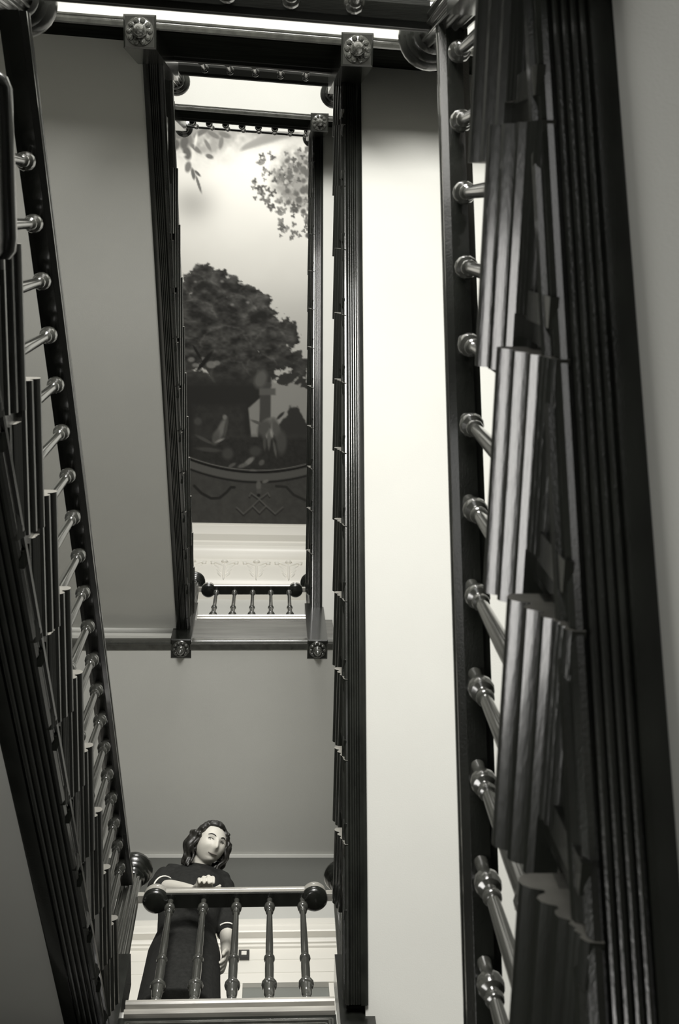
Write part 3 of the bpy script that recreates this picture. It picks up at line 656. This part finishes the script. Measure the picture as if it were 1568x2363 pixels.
# right hand closed over the rail
KNU = [(-.292, 2.968, 5.114), (-.271, 2.961, 5.124), (-.249, 2.957, 5.126), (-.229, 2.958, 5.118)]
for q, (kx, ky, kz) in enumerate(KNU):
    limb(bd, [WR, ((WR[0] + kx) / 2 + .004, (WR[1] + ky) / 2, (WR[2] + kz) / 2 + .010), (kx, ky, kz)], [.019, .016, .0115], seg=10)
    L = (.9, 1.0, 1.03, .98)[q]
    limb(bd, [(kx, ky, kz), (kx + .006, ky - .030 * L, kz - .004), (kx + .010, 2.921, 5.088), (kx + .012, 2.922, 5.088 - .030 * L)], [.0112, .0095, .0088, .0075], seg=10)
limb(bd, [(-.285, 3.005, 5.140), (-.238, 2.992, 5.118), (-.208, 2.975, 5.098), (-.188, 2.955, 5.090)], [.017, .013, .0105, .008], seg=10)
# left hand hanging
for q, (dx, dy) in enumerate(((.012, -.030), (.006, -.010), (.000, .010), (-.006, .028))):
    kx, ky, kz = -.166 + dx * .3, 3.262 + dy, 4.970 - (.004, 0, .004, .012)[q]
    limb(bd, [WL, ((WL[0] + kx) / 2, (WL[1] + ky) / 2, 5.01), (kx, ky, kz)], [.018, .016, .0115], seg=10)
    L = (.95, 1.05, 1.0, .8)[q]
    limb(bd, [(kx, ky, kz), (kx - .002, ky - .006, kz - .034 * L), (kx - .010, ky - .012, kz - .060 * L), (kx - .020, ky - .016, kz - .080 * L)], [.0112, .0095, .0085, .007], seg=10)
limb(bd, [(-.160, 3.252, 5.03), (-.158, 3.222, 4.99), (-.164, 3.205, 4.955), (-.168, 3.200, 4.930)], [.016, .0125, .0105, .008], seg=10)
for sg in (-1, 1):                         # legs under the skirt
    x = -.345 + sg * .075
    limb(bd, [(x, 3.25, 4.90), (x, 3.24, 4.70), (x, 3.24, 4.56), (x, 3.255, 4.40), (x, 3.26, 4.295), (x, 3.25, 4.27)], [.075, .058, .048, .050, .033, .034], seg=16)
person = fuse(bd, 'person', SKIN, .0045, None, 2)
tag(person, 'woman in dark dress with white cuff trim leaning on the landing rail, looking down', 'person')
# dress
dr = MB()
tr2 = [(5.592, -.325, 3.188, .070, .052), (5.575, -.327, 3.19, .112, .070)] + trunk[2:6] + [(5.0, -.345, 3.25, .152, .118), (4.82, -.344, 3.25, .158, .128), (4.54, -.342, 3.25, .170, .140)]
dr.loft(trunk_rings(tr2, .012))
limb(dr, [(-.37, 3.195, 5.545), SR, (-.476, 3.185, 5.49), (-.490, 3.166, 5.425), (-.462, 3.142, 5.385)], [.062, .068, .066, .062, .056], seg=18)
limb(dr, [(-.29, 3.195, 5.54), SLf, (-.181, 3.246, 5.42), (-.163, 3.268, 5.31), (-.158, 3.272, 5.215)], [.06, .064, .056, .050, .046], seg=18)
dress = fuse(dr, 'dress', DRESS, .008, person, 3)
def ring_band(c, d, R_, r_, name, m):
    d = Vector(d).normalized(); a = (Vector((0, 0, 1)) if abs(d.z) < .9 else Vector((0, 1, 0))); a = (a - d * a.dot(d)).normalized(); b = d.cross(a)
    mb = MB(); rings = []
    for k in range(28):
        t = 2 * PI * k / 28; e = a * math.cos(t) + b * math.sin(t)
        rings.append([tuple(Vector(c) + e * (R_ + r_ * .6 * math.cos(q)) + d * (r_ * math.sin(q))) for q in (0, PI / 2, PI, 3 * PI / 2)])
    rings.append(rings[0]); mb.loft(rings, cap=False); return mb.build(name, m, person, smooth=True)
ring_band((-.466, 3.146, 5.390), Vector(ER) - Vector((-.430, 3.116, 5.345)), .059, .007, 'cuff_trim', TRIM)
ring_band((-.158, 3.272, 5.222), (0.03, .02, 1), .049, .006, 'cuff_trim', TRIM)
# hair: overlapping waves round the head, open over the face
hr = MB(); rh = random.Random(12)
def lump(x, y, z, r): 
    p = hw_(x, y, z); hr.lathe([(r * math.sin(PI * i / 6), -r * math.cos(PI * i / 6)) for i in range(7)], p.x, p.y, p.z, 10)
for i in range(11):
    for k in range(24):
        t = PI * (.02 + .62 * i / 10); ph = 2 * PI * k / 24
        dx, dy, dz = math.sin(t) * math.cos(ph), math.cos(t), math.sin(t) * math.sin(ph)
        if dz > .30 and dy < .86 or dz > .05 and dy < .45: continue
        x, y, z = headp(dx, dy, min(dz, .6)); lump(x * 1.06, y * 1.05, z * 1.05 - .004, rh.uniform(.014, .022))
for k in range(44):                         # crown curls and loose locks beside the jaw
    a = PI * (k / 43.0); lump(.081 * math.cos(a), .012 + .088 * math.sin(a) + rh.uniform(-.006, .008), rh.uniform(-.02, .035), rh.uniform(.006, .014))
for sg, xs in ((-1, .080), (1, .078)):        # waved locks hanging to the collar
    for q in range(9):
        z0_, ph, r0 = -.055 + .010 * q, rh.uniform(0, 6), rh.uniform(.009, .014); xo = xs + .022 * math.sin(q / 8 * PI) + rh.uniform(-.004, .004); e_ = rh.uniform(.125, .165)
        for k in range(22):
            f = k / 21
            lump(sg * (xo + .008 * math.sin(f * 11 + ph) + .012 * math.sin(f * PI) - .012 * f), .05 - e_ * f - .02, z0_ + .006 * math.cos(f * 10 + ph) - .012 * f, r0 * (1.05 - .45 * f))
for k in range(20): lump(rh.uniform(-.07, .07), rh.uniform(-.12, -.02), -.075 + rh.uniform(-.02, .015), rh.uniform(.018, .026))
hair = fuse(hr, 'hair', HAIR, .004, person, 4)
def fz(x, y): return .082 * math.sqrt(max(0, 1 - (x / .0745) ** 2 - (y / .098) ** 2)) + feat(x, y)
def ball(name, x, y, z, rx, ry, rz, m, parent):
    mb = MB(); rings = []
    for i in range(9):
        t = PI * i / 8; rings.append([tuple(hw_(x + rx * math.sin(t) * math.cos(2 * PI * k / 14), y + ry * math.cos(t), z + rz * math.sin(t) * math.sin(2 * PI * k / 14))) for k in range(14)])
    mb.loft(rings); return mb.build(name, m, parent, smooth=True)
for sg in (-1, 1):
    x, y = sg * .031, .011; z = fz(x, y)
    e = ball('eye', x, y, z - .005, .0125, .0052, .0075, EYEW, person)
    ball('iris', x + .001, y - .001, z + .0005, .0062, .0052, .003, EYED, e)
    mb = MB(); pts = [hw_(sg * (.014 + .034 * q / 6), .031 + .006 * math.sin(PI * q / 6), fz(sg * (.014 + .034 * q / 6), .031 + .006 * math.sin(PI * q / 6)) + .0006) for q in range(7)]
    tubeto(mb, pts, [.0018, .0026, .003, .003, .0026, .002, .0012], 8); mb.build('eyebrow', HAIR, person, smooth=True)
    mb = MB(); pts = [hw_(sg * (.018 + .027 * q / 6), .013 + .0055 * math.sin(PI * q / 6), fz(sg * (.018 + .027 * q / 6), .013) + .0035) for q in range(7)]
    tubeto(mb, pts, [.0010, .0016, .0018, .0018, .0018, .0016, .001], 8); mb.build('eyelash_line', EYED, person, smooth=True)
mb = MB(); pts = [hw_(-.024 + .048 * q / 8, -.050 - .003 * math.sin(PI * q / 8), fz(-.024 + .048 * q / 8, -.050) + .0005) for q in range(9)]
tubeto(mb, pts, [.0012, .0022, .0030, .0034, .0032, .0034, .0030, .0022, .0012], 10); mb.build('lips', LIP, person, smooth=True)
for sg in (-1, 1):
    mb = MB(); limb(mb, [(-.345 + sg * .075, 3.285, 4.268), (-.345 + sg * .075, 3.22, 4.268), (-.345 + sg * .078, 3.13, 4.258)], [.030, .034, .024], flat=.62, seg=14); mb.build('shoe', SHOE, person, smooth=True)
